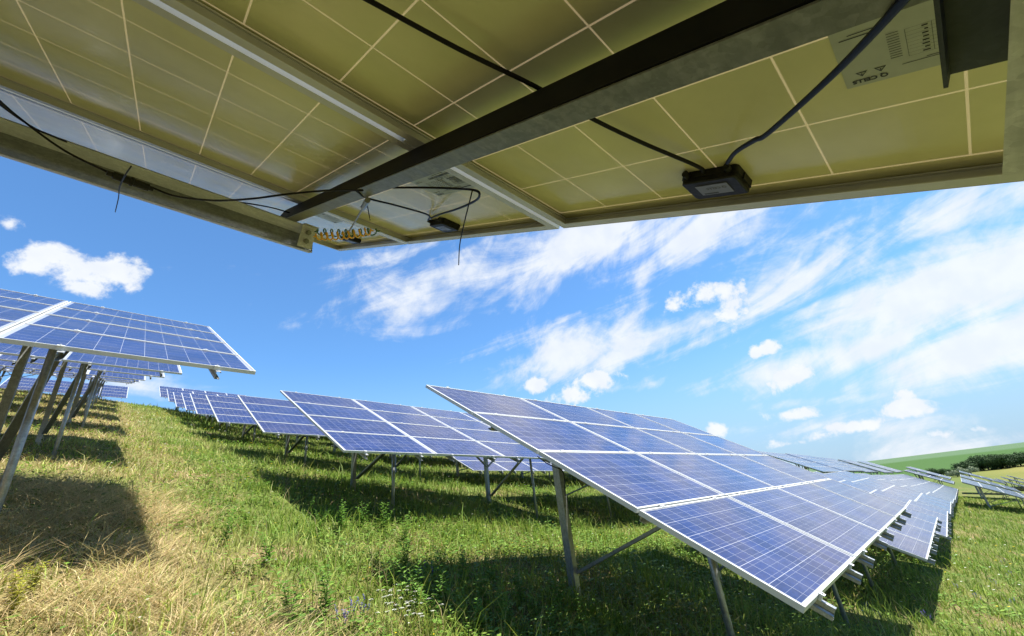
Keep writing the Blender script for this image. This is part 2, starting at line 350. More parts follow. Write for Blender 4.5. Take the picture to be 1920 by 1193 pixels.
# ------------------------------------------------------------------ solar panel parts (shared meshes); u east, v up the slope, w out of the glass
PW, PH = 1.67, 0.992; PU, PV = 1.69, 1.012
def frame_mb(mb, mi=0, fine=True):
    h = 0.035; o = 0.003; lip = 0.011; fl = 0.028
    for (x0, x1, y0, y1, lo) in ((0, PW, 0, o, 's'), (0, PW, PH - o, PH, 'n'), (0, o, o, PH - o, 'w'), (PW - o, PW, o, PH - o, 'e')):
        mb.box(x0, x1, y0, y1, -h, 0, mi)
    a, b = o, lip                                            # front lip
    mb.box(a, PW - a, a, b, -0.005, -0.0002, mi); mb.box(a, PW - a, PH - b, PH - a, -0.005, -0.0002, mi)
    mb.box(a, b, b, PH - b, -0.005, -0.0002, mi); mb.box(PW - b, PW - a, b, PH - b, -0.005, -0.0002, mi)
    if fine:
        b = fl                                               # rear flange
        mb.box(a, PW - a, a, b, -h + .0002, -h + 0.002, mi); mb.box(a, PW - a, PH - b, PH - a, -h + .0002, -h + 0.002, mi)
        mb.box(a, b, b, PH - b, -h + .0002, -h + 0.002, mi); mb.box(PW - b, PW - a, b, PH - b, -h + .0002, -h + 0.002, mi)
        c = 0.010                                            # slot that grips the glass
        mb.box(a, PW - a, a, c, -0.011, -0.0085, mi); mb.box(a, PW - a, PH - c, PH - a, -0.011, -0.0085, mi)
        mb.box(a, c, c, PH - c, -0.011, -0.0085, mi); mb.box(PW - c, PW - a, c, PH - c, -0.011, -0.0085, mi)
fm = MB(); frame_mb(fm); ME_frame = fm.mesh('panel_frame', [M_alu])
lm = MB(); lm.add([(.004, .004, -.006), (PW - .004, .004, -.006), (PW - .004, PH - .004, -.006), (.004, PH - .004, -.006)], [(0, 1, 2, 3)])
ME_lam = lm.mesh('panel_laminate', [M_lam])
fm = MB(); fm.add(lm.v, lm.f, 0); frame_mb(fm, 1, True); ME_panel = fm.mesh('panel_whole', [M_lam, M_alu])
# rail: lipped channel, open to the west, running up the slope
def rail_mesh(name, v0, v1):
    mb = MB(); mb.strip([(.036, -.047), (.036, -.0365), (.012, -.0365), (-.014, -.1035), (.024, -.1035), (.024, -.094)], .0025, v0, v1, 'y'); return mb.mesh(name, [M_rail])
LV = 4 * PV - 0.02
mb = MB(); mb.strip([(.032, -.048), (.032, -.0365), (-.004, -.0365), (-.004, -.060), (.004, -.070), (-.004, -.080), (-.004, -.1035), (.032, -.1035), (.032, -.094)], .0025, -.085, LV - .04, 'y'); ME_rail = mb.mesh('rail', [M_post])
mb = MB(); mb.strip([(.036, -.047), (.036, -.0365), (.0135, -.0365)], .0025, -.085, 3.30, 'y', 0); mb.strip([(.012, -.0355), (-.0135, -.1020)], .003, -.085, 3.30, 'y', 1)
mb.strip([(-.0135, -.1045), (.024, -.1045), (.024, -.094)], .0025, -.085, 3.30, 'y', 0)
M_dark = m_simple('rail_web_painted_shade', (0.007, 0.0075, 0.008), 0.6, 0.0, .3, 12, 0, .15)  # shade on the overhead rail's west web, painted as a near-black colour
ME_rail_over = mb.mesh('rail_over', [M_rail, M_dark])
# clamps on the rails between the rows
mb = MB()
mb.box(-.02, .02, -.017, .017, 0.0003, .0045); mb.box(-.02, .02, -.007, .007, -.034, .0006)
mb.tube([(0, 0, .004), (0, 0, .012)], .007, 6)
ME_clamp = mb.mesh('clamp', [M_alu])
# purlins
def purlin_mesh(name, kind, length, mtl):
    mb = MB()
    if kind == 'rear': pr = [(3.15, -.118), (3.15, -.1075), (3.062, -.1075), (3.130, -.1370), (3.075, -.2065), (3.13, -.2065), (3.13, -.196)]
    else: pr = [(1.192, -.121), (1.192, -.1075), (1.152, -.1075), (1.152, -.2065), (1.108, -.2065), (1.108, -.195)]
    if kind == 'front_over':
        mb.strip(pr[:3], .003, .385, length - .385, 'x', 1); mb.strip([(1.1515, -.109), (1.1515, -.2065), (1.108, -.2065), (1.108, -.195)], .003, .385, length - .385, 'x'); return mb.mesh(name, [mtl, M_flange_shade])
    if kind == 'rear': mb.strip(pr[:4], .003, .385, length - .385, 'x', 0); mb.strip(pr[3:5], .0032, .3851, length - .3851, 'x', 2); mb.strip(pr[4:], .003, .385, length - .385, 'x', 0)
    else: mb.strip(pr, .003, 0.385, length - 0.385, 'x')
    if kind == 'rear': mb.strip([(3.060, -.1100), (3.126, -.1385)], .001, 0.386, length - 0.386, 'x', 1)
    return mb.mesh(name, [mtl, M_band_light, M_web_shade])
_pc = {}
def purlin(kind, n):
    if (kind, n) not in _pc: _pc[(kind, n)] = purlin_mesh('purlin_' + kind, kind, n * PU - .02, M_galv)
    return _pc[(kind, n)]
# strap bracket with two bolts joining rail to purlin
mb = MB(); mb.box(-.028, .028, 3.052, 3.0555, -.2, -.108)
mb.box(-.028, .028, 3.02, 3.052, -.108, -.1055)
for w in (-.135, -.172): mb.tube([(0, 3.052, w), (0, 3.043, w)], .0115, 6, 1); mb.tube([(0, 3.043, w), (0, 3.034, w)], .006, 8, 1)
ME_brk = mb.mesh('bracket', [M_galv, M_bolt])
# posts: unit length hanging from z=0 to z=-1
mb = MB(); mb.tube([(0, 0, 0), (0, 0, -1)], .030, 16); ME_pipe = mb.mesh('round_post', [M_post], True)
mb = MB(); mb.strip([(.036, -.028), (.036, -.048), (-.036, -.048), (-.036, .048), (.036, .048), (.036, .028)], .004, 0, 1, 'x')
me_ = mb.mesh('channel_post', [M_post]); me_.transform(Matrix(((0, 1, 0, 0), (0, 0, 1, 0), (-1, 0, 0, 0), (0, 0, 0, 1)))); ME_cpost = me_
def bar(p, q, w=.075, t=.03):
    p = Vector(p); q = Vector(q); d = (q - p); L = d.length; mb = MB()
    mb.strip([(-w / 2, t), (-w / 2, 0), (w / 2, 0), (w / 2, t)], .004, 0, L, 'x')
    me = mb.mesh('brace', [M_post]); X = d.normalized(); up = Vector((0, 0, 1)); Y = up.cross(X)
    Y = Y.normalized() if Y.length > .01 else Vector((0, 1, 0)); Z = X.cross(Y)
    M = Matrix((X, Y, Z)).transposed().to_4x4(); M.translation = p; return me, M
ORD = ['first', 'second', 'third', 'fourth', 'fifth', 'sixth', 'seventh', 'eighth', 'ninth', 'tenth']
def table(org, A, B, n, label, group, detail=2, over=False, offset=0.0, post_u=None, vq=1, rear_dx=0.0):
    """org = bottom-left corner of the glass; A along the row, B up the slope; n columns"""
    A = Vector(A).normalized(); B = Vector(B); B = (B - A * A.dot(B)).normalized(); N = A.cross(B)
    T = Matrix((A, B, N)).transposed().to_4x4(); T.translation = Vector(org); L = n * PU - .02
    c = T @ Vector((L / 2, 2.0, 0)); base = Vector((c.x, c.y, gz(c.x, c.y)))
    root = bpy.data.objects.new('solar_array', None); COL.objects.link(root); root.location = base; root.empty_display_size = .3
    tag(root, label, 'solar array', group)
    B0 = Matrix.Translation(-base); TL = B0 @ T
    for i in range(n):
        for j in range(4):
            mw = TL @ Matrix.Translation((i * PU, j * PV, random.uniform(-.0015, .0015)))
            if detail >= 2:
                p = ob('panel', ME_lam, root, mw); ob('frame', ME_frame, p)
                if over: over_panel(p, i, j, n)
            else: ob('panel', ME_panel, root, mw)
    rus = []
    for i in range(n):
        for d in (.34, 1.35):
            rus.append(i * PU + d)
    if over: rus = [L - .50 - k * .845 * 1.25 for k in range(6)]
    for u in rus:
        mw = TL @ Matrix.Translation((u, 0, 0))
        if u > 0:
            ob('rail', ME_rail_over if over else ME_rail, root, mw)
            for k in (range(5) if detail >= 2 else (0,)): ob('clamp', ME_clamp, root, mw @ Matrix.Translation((0, k * PV - .010, 0)))
            if detail >= 2: ob('bracket', ME_brk, root, TL @ Matrix.Translation((u + (.075 if over else .045), 0, 0)))
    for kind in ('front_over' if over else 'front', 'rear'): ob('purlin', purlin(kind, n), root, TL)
    pus = post_u or ((1.45, L - 1.45) if n > 2 else (L / 2,))
    for q, u in enumerate(pus):
        pts = {}
        for kind, v in (('front', 1.128), ('rear', 3.07)):
            if kind == 'front' and over and q == len(pus) - 1: continue
            top = T @ Vector((u + (rear_dx if kind == 'rear' else 0), v, -.205)); gzz = gz(top.x, top.y); ln = top.z - gzz + .12
            me = ME_pipe if kind == 'front' else ME_cpost
            M = Matrix.Translation(top - base) @ Matrix.Diagonal((1, 1, ln, 1))
            ob('post', me, root, M); pts[kind] = (top, gzz)
        if detail >= 1 and len(pts) == 2:
            me, M = bar(pts['rear'][0] * 0 + Vector((pts['rear'][0].x + .055, pts['rear'][0].y - .05, pts['rear'][1] + .22)), Vector((pts['front'][0].x + .055, pts['front'][0].y, pts['front'][0].z + .03)))
            M.translation -= base; ob('brace', me, root, M)
            if q == vq and not over:
                t_ = pts['rear'][0]; mid = t_ - Vector((0, .06, (t_.z - pts['rear'][1]) * .52))
                for s in (-1, 1):
                    e = T @ Vector((u + s * 1.45, 3.02, -.19)); me, M = bar(mid + Vector((s * .03, 0, 0)), e, .045); M.translation -= base; ob('brace', me, root, M)
    return root, T

def text_mesh(txt, size, bold=0.0):
    cu_ = bpy.data.curves.new('t', 'FONT'); cu_.body = txt; cu_.size = size; cu_.offset = bold; cu_.align_x = 'LEFT'
    o = bpy.data.objects.new('t', cu_); me = bpy.data.meshes.new_from_object(o); bpy.data.objects.remove(o); return me
def add_mesh(mb, me, M, mi):
    mb.add([M @ v.co for v in me.vertices], [tuple(p.vertices) for p in me.polygons], mi)
# rating label: lies in local x 0..W (reading direction), y 0..H, seen from below; built facing +z
def rating_label():
    mb = MB(); Wl, Hl = .205, .105
    mb.box(0, Wl, 0, Hl, -.0003, 0, 0)
    z = .0004
    def q(x0, x1, y0, y1): mb.add([(x0, y0, z), (x1, y0, z), (x1, y1, z), (x0, y1, z)], [(0, 1, 2, 3)], 1)
    def t(s, x, y, sz, b=0.0): add_mesh(mb, text_mesh(s, sz, b), Matrix.Translation((x, y, z)), 1)
    t('Q CELLS', Wl - .040, Hl - .0125, .0088, .0004)
    for k in range(9):                                        # specification table
        yy = Hl - .030 - k * .0055
        q(.070, .145, yy - .0002, yy)
        if k < 8:
            for x0, x1 in ((.074, .095), (.102, .108), (.115, .122), (.128, .134)): q(x0, x1 - random.uniform(0, .004), yy - .0037, yy - .0019)
    for x in (.070, .099, .112, .125, .145): q(x, x + .0003, Hl - .074, Hl - .030)
    for k in range(7):
        yy = Hl - .032 - k * .0055; q(.012, .060 - random.uniform(0, .016), yy - .0022, yy - .0009)
    for k in range(3): q(.05, .152 - .02 * k, Hl - .020 - k * .0027, Hl - .0192 - k * .0027)
    q(.012, .07, Hl - .016, Hl - .012)
    x = .012
    while x < .118:                                           # bar code
        w_ = random.choice((.0006, .001, .0016)); q(x, x + w_, .012, .021); x += w_ + random.choice((.0006, .001, .0013))
    q(.03, .10, .0245, .0255); q(.03, .09, .006, .0075)
    t('CE', .062, .0275, .008, .0001)
    for x in (.030, .044): q(x, x + .008, .028, .0288); q(x, x + .008, .0345, .0353); q(x, x + .0008, .028, .035); q(x + .0075, x + .0083, .028, .035)
    q(.088, .093, .028, .034)
    for k in range(11): q(.014, .058 - random.uniform(0, .02), .036 + k * .0026, .0368 + k * .0026); q(.150, .160, .03 + k * .004, .0308 + k * .004)
    for x in (.165, .182):                                    # warning triangles
        mb.add([(x, Hl - .026, z), (x + .011, Hl - .026, z), (x + .0055, Hl - .0175, z), (x + .0018, Hl - .0248, z * 1.2), (x + .0092, Hl - .0248, z * 1.2), (x + .0055, Hl - .0195, z * 1.2)],
               [(0, 1, 4, 3), (1, 2, 5, 4), (2, 0, 3, 5)], 1)
        q(x + .005, x + .006, Hl - .0235, Hl - .0205)
    q(.160, .198, .018, .0195); q(.168, .19, .013, .0142)
    return mb.mesh('rating_label', [M_sticker, M_ink])
ME_label = rating_label()
def junction_box():
    import bmesh
    bm = bmesh.new(); hw, hh, d = .048, .066, .026
    def ring(z, sx, sy, r):
        out = []
        for cx_, cy_, a0 in ((sx - r, sy - r, 0), (-sx + r, sy - r, 90), (-sx + r, -sy + r, 180), (sx - r, -sy + r, 270)):
            for k in range(5):
                a = R_(a0 + k * 22.5); out.append(bm.verts.new((cx_ + r * math.cos(a), cy_ + r * math.sin(a), z)))
        return out
    rs = [ring(0, hw, hh, .010), ring(.014, hw, hh, .010), ring(.0145, hw - .002, hh - .002, .010), ring(.024, hw - .002, hh - .002, .010), ring(d, hw - .0055, hh - .0055, .009)]
    for a, b in zip(rs, rs[1:]):
        for i in range(20): bm.faces.new((a[i], a[(i + 1) % 20], b[(i + 1) % 20], b[i]))
    bm.faces.new(rs[-1]); me = bpy.data.meshes.new('jb'); bm.to_mesh(me); bm.free()
    mb = MB(); add_mesh(mb, me, Matrix.Identity(4), 0)
    for sy in (-1, 1):                                        # cable glands and lid latches
        mb.tube([(-hw + .004, sy * .048, .010), (-hw - .016, sy * .048, .010)], .0075, 10, 0)
        mb.box(hw, hw + .004, sy * .040 - .008, sy * .040 + .008, .004, .014)
        mb.box(-.012 + 0, .012, sy * (hh) - .003, sy * hh + .003, .004, .017)
    mb.box(-.026, .022, -.037, .037, d, d + .0012, 2); 
    add_mesh(mb, text_mesh('Q CELLS', .0125, .0002), Matrix.Translation((-.012, .031, d + .0016)) @ Matrix.Rotation(-math.pi / 2, 4, 'Z'), 1)
    mb.add([(.012, -.03, d + .0016), (.018, -.03, d + .0016), (.018, .004, d + .0016), (.012, .004, d + .0016)], [(0, 1, 2, 3)], 1)
    return mb.mesh('junction_box', [M_black, M_ink, M_jsticker])
ME_jb = junction_box()
FLIP = Matrix.Rotation(math.pi, 4, 'X')
def over_panel(p, i, j, n):
    # junction box near the east short side
    M = Matrix.Translation((PW - .095, PH / 2 + .018, -.0065)) @ FLIP @ Matrix.Diagonal((.80, .80, .9, 1))
    ob('junction_box', ME_jb, p, M)
    # label west of the box: reads upside down from the camera
    M = Matrix(((0, 1, 0, PW - .365), (1, 0, 0, .079), (0, 0, -1, -.0068), (0, 0, 0, 1)))
    ob('rating_label', ME_label, p, M)

# ------------------------------------------------------------------ the arrays
A_O, B_O = (0.99946, -0.01885, -0.02691), (0.02914, 0.88708, 0.46069)
def west(corner, A, n): return Vector(corner) - Vector(A).normalized() * (n * PU - .02)
grpL = 'solar tables on the left of the mown aisle'; grpR = 'solar tables on the right of the mown aisle'
over_root, T_O = table(west((0.8152, -1.2248, -0.1683), A_O, 4), A_O, B_O, 4, 'large solar table overhead seen from below with olive backsheets and black cables', 'solar table over the camera', 2, True, post_u=(1.45, 4 * PU - .02 - 1.9))
A_L, B_L = (0.99978, -0.0007, -0.0210), (0.0102, 0.8876, 0.4604)
Lc = [(1.029, 4.449, 1.458), (1.06, 10.1, 3.10), (1.25, 15.7, 4.65), (1.13, 21.3, 6.11), (1.24, 27, 7.64), (1.31, 32.5, 9.11), (1.40, 38, 10.59), (1.51, 44, 11.06)]
for k, c in enumerate(Lc):
    lab = 'nearest tilted panel table standing left of the aisle on grey steel posts' if k == 0 else \
          ('farthest panel table left of the aisle, at the hill crest' if k == len(Lc) - 1 else 'left of the aisle, the %s panel table counting up the slope' % ORD[k])
    table(west(c, A_L, 4), A_L, B_L, 4, lab, grpL, 2 if k < 1 else 1, vq=0, rear_dx=-.36)
B_R = (0.004, 0.8870, 0.4615)
def chain(row, first, A1, B1, more, lab0, d0):
    table(first, A1, B1, 4, lab0, grpR, d0)
    for q, (c, A, dt) in enumerate(more):
        table(c, A, B_R, 4, 'in the %s row right of the aisle, the %s panel table along the row' % (ORD[row], ORD[q + 1]), grpR, dt)
Ae = (0.9998, .0130, -.0075)
row1 = [((9.80, .985, -1.48), Ae, 2), ((16.7, 1.08, -2.005), (.9999, .013, .004), 1), ((23.55, 1.14, -2.10), (.9999, .013, -.008), 1), ((30.4, 1.24, -2.30), (.999, .013, -.03), 1),
        ((37.3, 1.33, -2.62), (.999, .013, -.03), 1), ((44.2, 1.42, -2.85), (.999, .013, -.03), 1), ((51.1, 1.51, -3.08), (.999, .013, -.03), 1), ((58.0, 1.60, -3.28), (.999, .013, -.03), 1)]
chain(0, (2.8763, .8621, -.6514), (.9999, .0111, -.0106), (-.0038, .8491, .5283), row1, 'big blue panel table in the right foreground, lowest corner closest to camera', 2)
A2 = (.99942, .00843, -.0331)
chain(1, (2.8177, 6.4567, 1.0408), A2, (.0079, .8859, .4637), [((9.75, 6.5, .12), A2, 1), ((16.6, 6.55, -.45), A2, 1)], 'panel table on the right just uphill of the big foreground one', 2)
Rc = [(3.14, 12.0, 2.38), (3.11, 17.5, 3.78), (3.27, 23.2, 5.33), (3.44, 28.0, 6.61), (3.51, 32.8, 7.90), (3.56, 37.8, 9.46), (3.44, 43.0, 11.09)]
for k, c in enumerate(Rc):
    c2_ = (c[0] + 6.72, c[1] - .02, c[2] - 1.12)
    c3_ = (c[0] + 13.6, c[1] + .02, c[2] - 1.9)
    chain(k + 2, c, A2, B_R, [(c2_, A2, 1)] + ([(c3_, A2, 1)] if k < 3 else []), 'panel table beside the aisle in the %s row up the slope on the right' % ORD[k + 2], 1)
def far_table(npx, x, lab, grp, A=None, n=5):
    A = A or ((.999, .008, -.030) if npx[0] < 1600 else (.999, .008, -.016))
    d = pdir(*npx); d = d * (x / d.x); B = Vector(B_R).normalized(); org = d - B * LV
    return table(org, A, B, n, lab, grp, 1)
gf = 'far solar tables near the horizon on the right'
for (px, x, lab) in [((1418, 846), 35, 'far slab of panels just above the big foreground table, leftmost on the skyline'),
        ((1472, 850), 43, 'far slab of panels on the skyline, second from the left'), ((1525, 856.5), 52, 'far slab of panels on the skyline, third from the left'),
        ((1570, 861), 61, 'far slab of panels on the skyline, fourth from the left'), ((1607, 865), 76, 'far slab of panels on the skyline with its right end against the green hill'),
        ((1694, 882), 69, 'lower of two thin panel slabs below the dark trees'), ((1698, 876), 77.5, 'upper of two thin panel slabs below the dark trees')]:
    far_table(px, x, lab, gf)
ge = 'solar tables across the grass track at the right edge'
for (px, x, lab) in [((1803, 903), 46, 'nearest dark-legged panel table beyond the grass track at the right edge'), ((1801, 893.5), 66, 'second panel slab behind the dark-legged table at the right edge'),
        ((1799, 885), 84, 'third panel slab behind the dark-legged table at the right edge'), ((1871, 900), 104, 'distant panel slab under the golden hill, nearest of three'),
        ((1882, 896), 113, 'distant panel slab under the golden hill, middle of three'), ((1893, 893), 122, 'distant panel slab under the golden hill, farthest of three')]:
    far_table(px, x, lab, ge, (.999, .010, -.008), 5)

# ------------------------------------------------------------------ cables under the overhead table (u,v,w measured from the east corner)
def OV(u, v, w): return T_O @ Vector((u + 4 * PU - .02, v, w))
def ray_w(px, py, w):                       # where the sight line meets the plane w of the overhead table
    Ti = T_O.inverted(); o = Ti @ Vector((0, 0, 0)); d = Ti.to_3x3() @ pdir(px, py); s = (w - o.z) / d.z
    return T_O @ (o + d * s)
def cable(name, pts, r, lab, cat='cable', mtl=None, grp=None, smooth=8, seg=8, extra=None):
    mb = MB(); P = catmull(pts, smooth); o0 = P[0].copy(); mb.tube([p - o0 for p in P], r, seg)
    if extra: extra(mb, o0)
    o = ob(name, mb.mesh(name, [mtl or M_cable], True)); o.location = o0; return tag(o, lab, cat, grp)
jb_far = OV(-.155, 1.588, -.017); jb_near = OV(-.155, 1.45, -.017)
gcab = 'black cables under the overhead table'
def on(pts): return [ray_w(*p) for p in pts]
cable('cable', on([(560, -70, -.03), (690, 0, -.03), (860, 92, -.028), (1005, 163, -.026), (1105, 220, -.025), (1200, 266, -.022)]) + [OV(-.17, 1.53, -.018), OV(-.140, 1.53, -.016)], .0036,
      'straight black cable running under the panels to the big junction box', grp=gcab)
cable('cable', on([(1740, -60, -.12), (1690, 5, -.11), (1560, 142, -.085), (1440, 250, -.055), (1415, 263, -.045), (1380, 285, -.03)]) + [ray_w(1364, 305, -.02)], .0038,
      'thick black cable rising from the big junction box to the steel beam', grp=gcab)
cable('cable', on([(-60, 130, -.10), (0, 190, -.10), (45, 228, -.12), (120, 282, -.17), (200, 322, -.2)]), .003, 'black cable sagging from the left edge to the plug on the beam', grp=gcab)
cable('cable', on([(-60, 140, -.10), (0, 196, -.10), (60, 238, -.11), (100, 256, -.115), (170, 285, -.10), (235, 318, -.095)]), .003, 'upper black cable at the left edge ducking behind the beam', grp=gcab)
cable('cable', on([(285, 352, -.2), (330, 368, -.205), (400, 376, -.2), (470, 373, -.19), (540, 364, -.15), (620, 357, -.12), (680, 357, -.12)]), .0028, 'long black cable arching from the plug to the rail', grp=gcab)
cable('cable', on([(440, 378, -.1), (480, 384, -.09), (515, 391, -.08), (545, 400, -.075)]), .0026, 'short thin cable between beam and rail end', grp=gcab)
cable('cable', on([(668, 358, -.11), (690, 372, -.10), (745, 386, -.07), (802, 403, -.035)]) + [OV(-.155, 2.56, -.018)], .0028, 'black cable from the rail to the middle junction box', grp=gcab)
cable('cable', on([(735, 352, -.05), (800, 352, -.055), (860, 354, -.07), (890, 357, -.08), (899, 364, -.085), (892, 376, -.08), (860, 391, -.06), (825, 402, -.03), (808, 409, -.018)]), .003, 'looped black cable bending back to the middle junction box', grp=gcab)
def tie(pts, lab): return cable('cable_tie', on(pts), .0016, lab, 'cable tie', M_cable, 'dangling cable tie ends', 6, 6)
tie([(886, 356, -.08), (880, 380, -.1), (870, 420, -.13), (862, 460, -.16), (860, 497, -.19)], 'long thin cable tie tail hanging against the sky')
tie([(686, 374, -.1), (690, 392, -.11), (694, 413, -.13)], 'short black tie tail below the middle of the rail')
tie([(246, 312, -.2), (234, 330, -.215), (224, 352, -.225), (222, 372, -.23), (216, 398, -.24)], 'black tie tail hanging from the plug on the beam')
def at_y(px, py, y):
    d = pdir(px, py); return d * (y / d.y)
cable('cable', [at_y(1008, 856, 3.5), at_y(1024, 868, 3.5), at_y(1040, 876, 3.45), at_y(1052, 881, 3.45), at_y(1058, 893, 3.44), at_y(1060, 930, 3.43)], .006, 'black cable sagging to the tall post under the big foreground table')
# plug pair on the beam
P0, P1 = ray_w(200, 324, -.205), ray_w(287, 355, -.205); mb = MB(); d = P1 - P0
mb.tube([Vector((0, 0, 0)), d * .12, d * .13, d * .48, d * .5, d * .55, d * .56, d * .9, d * .91, d], [.007, .007, .011, .011, .0135, .0135, .011, .011, .007, .007], 12)
o = ob('cable_connector', mb.mesh('cable_connector', [M_black])); o.location = P0; tag(o, 'black plug pair strapped under the galvanised beam', 'connector')
# strap behind the beam edge and blue-grey bolt rod
P0, P1 = ray_w(686, 381, -.115), ray_w(650, 442, -.12); mb = MB(); d = P1 - P0
mb.tube([Vector((0, 0, 0)), d], .0028, 8); mb.tube([-d * .06, d * .10], .008, 8)
o = ob('tension_rod', mb.mesh('tension_rod', [M_bolt])); o.location = P0; tag(o, 'thin steel rod hanging beside the rail near the coiled wires', 'rod')
def coil(a, b, turns, r, mtl, lab, rw):
    A_, B_ = ray_w(*a), ray_w(*b); d = B_ - A_; X = d.normalized(); Y = X.orthogonal().normalized(); Z = X.cross(Y); n = turns * 12; P = []
    for k in range(n + 1):
        t = k / n; th = 2 * math.pi * turns * t + 1.2; e = min(1, min(t, 1 - t) * 12)
        P.append(d * t + (Y * math.cos(th) + Z * math.sin(th)) * r * e + Vector((0, 0, -.010 * math.sin(math.pi * t))))
    mb = MB(); mb.tube(P, rw, 6); o = ob('coiled_wire', mb.mesh('coiled_wire', [mtl], True)); o.location = A_
    tag(o, lab, 'wire', 'coiled earthing wires at the beam end')
coil((590, 434, -.13), (712, 433, -.09), 9, .014, M_green, 'green coiled earthing wire between beam end and far panels', .0027)
coil((588, 443, -.17), (700, 432, -.10), 11, .014, M_yellow, 'yellow coiled earthing wire just below the green one', .0030)

# ------------------------------------------------------------------ vegetation
def m_leaf(name, attr=True, col=(0.06, 0.12, 0.02), tr=0.35, rough=0.6):
    M, gg, b = mat(name); out = gg.N['Material Output']
    c = gg.n('ShaderNodeVertexColor', layer_name='tint').outputs[0] if attr else None
    if attr: gg.put(b.inputs['Base Color'], c)
    else:
        t = gg.n('ShaderNodeTexCoord').outputs['Object']; c = gg.mix(gg.mr(gg.noise(t, 8, 3), .3, .7), tuple(x * .7 for x in col) + (1,), tuple(x * 1.3 for x in col) + (1,)); gg.put(b.inputs['Base Color'], c)
    b.inputs['Roughness'].default_value = rough; b.inputs['Specular IOR Level'].default_value = 0.25
    t_ = gg.n('ShaderNodeBsdfTranslucent'); gg.put(t_.inputs[0], c)
    mx = gg.n('ShaderNodeMixShader'); mx.inputs[0].default_value = tr; gg.L.new(b.outputs[0], mx.inputs[1]); gg.L.new(t_.outputs[0], mx.inputs[2]); gg.L.new(mx.outputs[0], out.inputs[0]); return M
M_blade = m_leaf('grass_blade')
def scatter(n, rmin, rmax, p, az0, az1):
    u = rng.random(n); q = 2 - p
    r = (rmin ** q + u * (rmax ** q - rmin ** q)) ** (1 / q) if abs(q) > 1e-3 else rmin * (rmax / rmin) ** u
    az = R_(az0) + rng.random(n) * R_(az1 - az0); return r * np.sin(az), r * np.cos(az), r
def blades(name, x, y, r, h, w, lean, col, curl=0.5, flat=None):
    n = len(x); z = ground_z(x, y) - 0.01; th = rng.random(n) * 2 * math.pi; ph = rng.random(n) * 2 * math.pi
    dx, dy = np.cos(th), np.sin(th); lx, ly = np.cos(ph) * lean, np.sin(ph) * lean
    wv = w * (1 + r * 0.10)
    V = np.zeros((n, 5, 3)); b = np.stack([x, y, z], 1)
    side = np.stack([dx, dy, np.zeros(n)], 1) * wv[:, None] * .5
    up = np.sqrt(np.maximum(1 - np.minimum(lean, .97) ** 2, .03))
    mid = b + np.stack([lx * h * .42, ly * h * .42, h * .6 * up], 1)
    tip = b + np.stack([lx * h * (1 + curl * .5), ly * h * (1 + curl * .5), h * up * (1 - curl * .12)], 1)
    V[:, 0] = b - side; V[:, 1] = b + side; V[:, 2] = mid + side * .75; V[:, 3] = mid - side * .75; V[:, 4] = tip
    base = np.arange(n)[:, None] * 5
    Fq = base + np.array([[0, 1, 2, 3]]); Ft = base + np.array([[3, 2, 4]])
    # one mesh of triangles
    F3 = np.concatenate([base + np.array([[0, 1, 2]]), base + np.array([[0, 2, 3]]), Ft], 0)
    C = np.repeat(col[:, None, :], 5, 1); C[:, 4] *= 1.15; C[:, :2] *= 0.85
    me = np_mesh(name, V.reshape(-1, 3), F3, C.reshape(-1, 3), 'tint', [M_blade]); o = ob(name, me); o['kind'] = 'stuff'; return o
def vary(c, k=.25):
    return np.clip(c * (1 + (rng.random((len(c), 1)) - .5) * 2 * k) * (1 + (rng.random((len(c), 3)) - .5) * .16), 0, 1)
# green grass
x, y, r = scatter(330000, 1.7, 70, 1.25, -9, 100); dd = dryness(x, y)
keep = rng.random(len(x)) < (1.0 - .62 * dd); x, y, r, dd = x[keep], y[keep], r[keep], dd[keep]; n = len(x)
hh = (0.05 + 0.15 * rng.random(n) ** 1.5) * (0.35 + 1.9 * fbm(x, y, 1.1, 4)) * (.7 + .45 * sstep(1.2, 3.2, x))
tall = rng.random(n) < .03; hh = np.where(tall, hh * 1.9, hh)
cg = lerp((0.088, 0.185, 0.018), (0.30, 0.35, 0.055), np.clip(rng.random(n) * .7 + dd * .6, 0, 1))
pl = np.clip(sstep(.40, .62, fbm(x + 5, y + 60, .9, 4)) * .75 * (.35 + .65 * (1 - sstep(2.6, 4.5, x))) , 0, 1) * rng.random(n) ** .6; cg = cg * (1 - pl[:, None]) + np.array((.40, .42, .13)) * pl[:, None]
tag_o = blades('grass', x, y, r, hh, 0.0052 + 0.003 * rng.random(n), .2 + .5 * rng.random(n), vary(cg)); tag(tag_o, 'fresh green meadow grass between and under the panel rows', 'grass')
# dry straw
x, y, r = scatter(300000, 1.7, 60, 1.3, -9, 96); dd = dryness(x, y)
keep = rng.random(len(x)) < dd ** 1.1; x, y, r, dd = x[keep], y[keep], r[keep], dd[keep]; n = len(x)
hh = 0.07 + 0.17 * rng.random(n)
cs = lerp((0.36, 0.29, 0.12), (0.56, 0.47, 0.26), rng.random(n))
mx_ = rng.random(n) < .38; cs[mx_] = lerp((0.24, 0.14, 0.05), (0.22, 0.21, 0.06), rng.random(mx_.sum()))
o = blades('dry_grass', x, y, r, hh, 0.0036 + 0.002 * rng.random(n), .55 + .42 * rng.random(n), vary(cs)); tag(o, 'straw coloured dead grass matted along the aisle and under the left tables', 'dry grass')
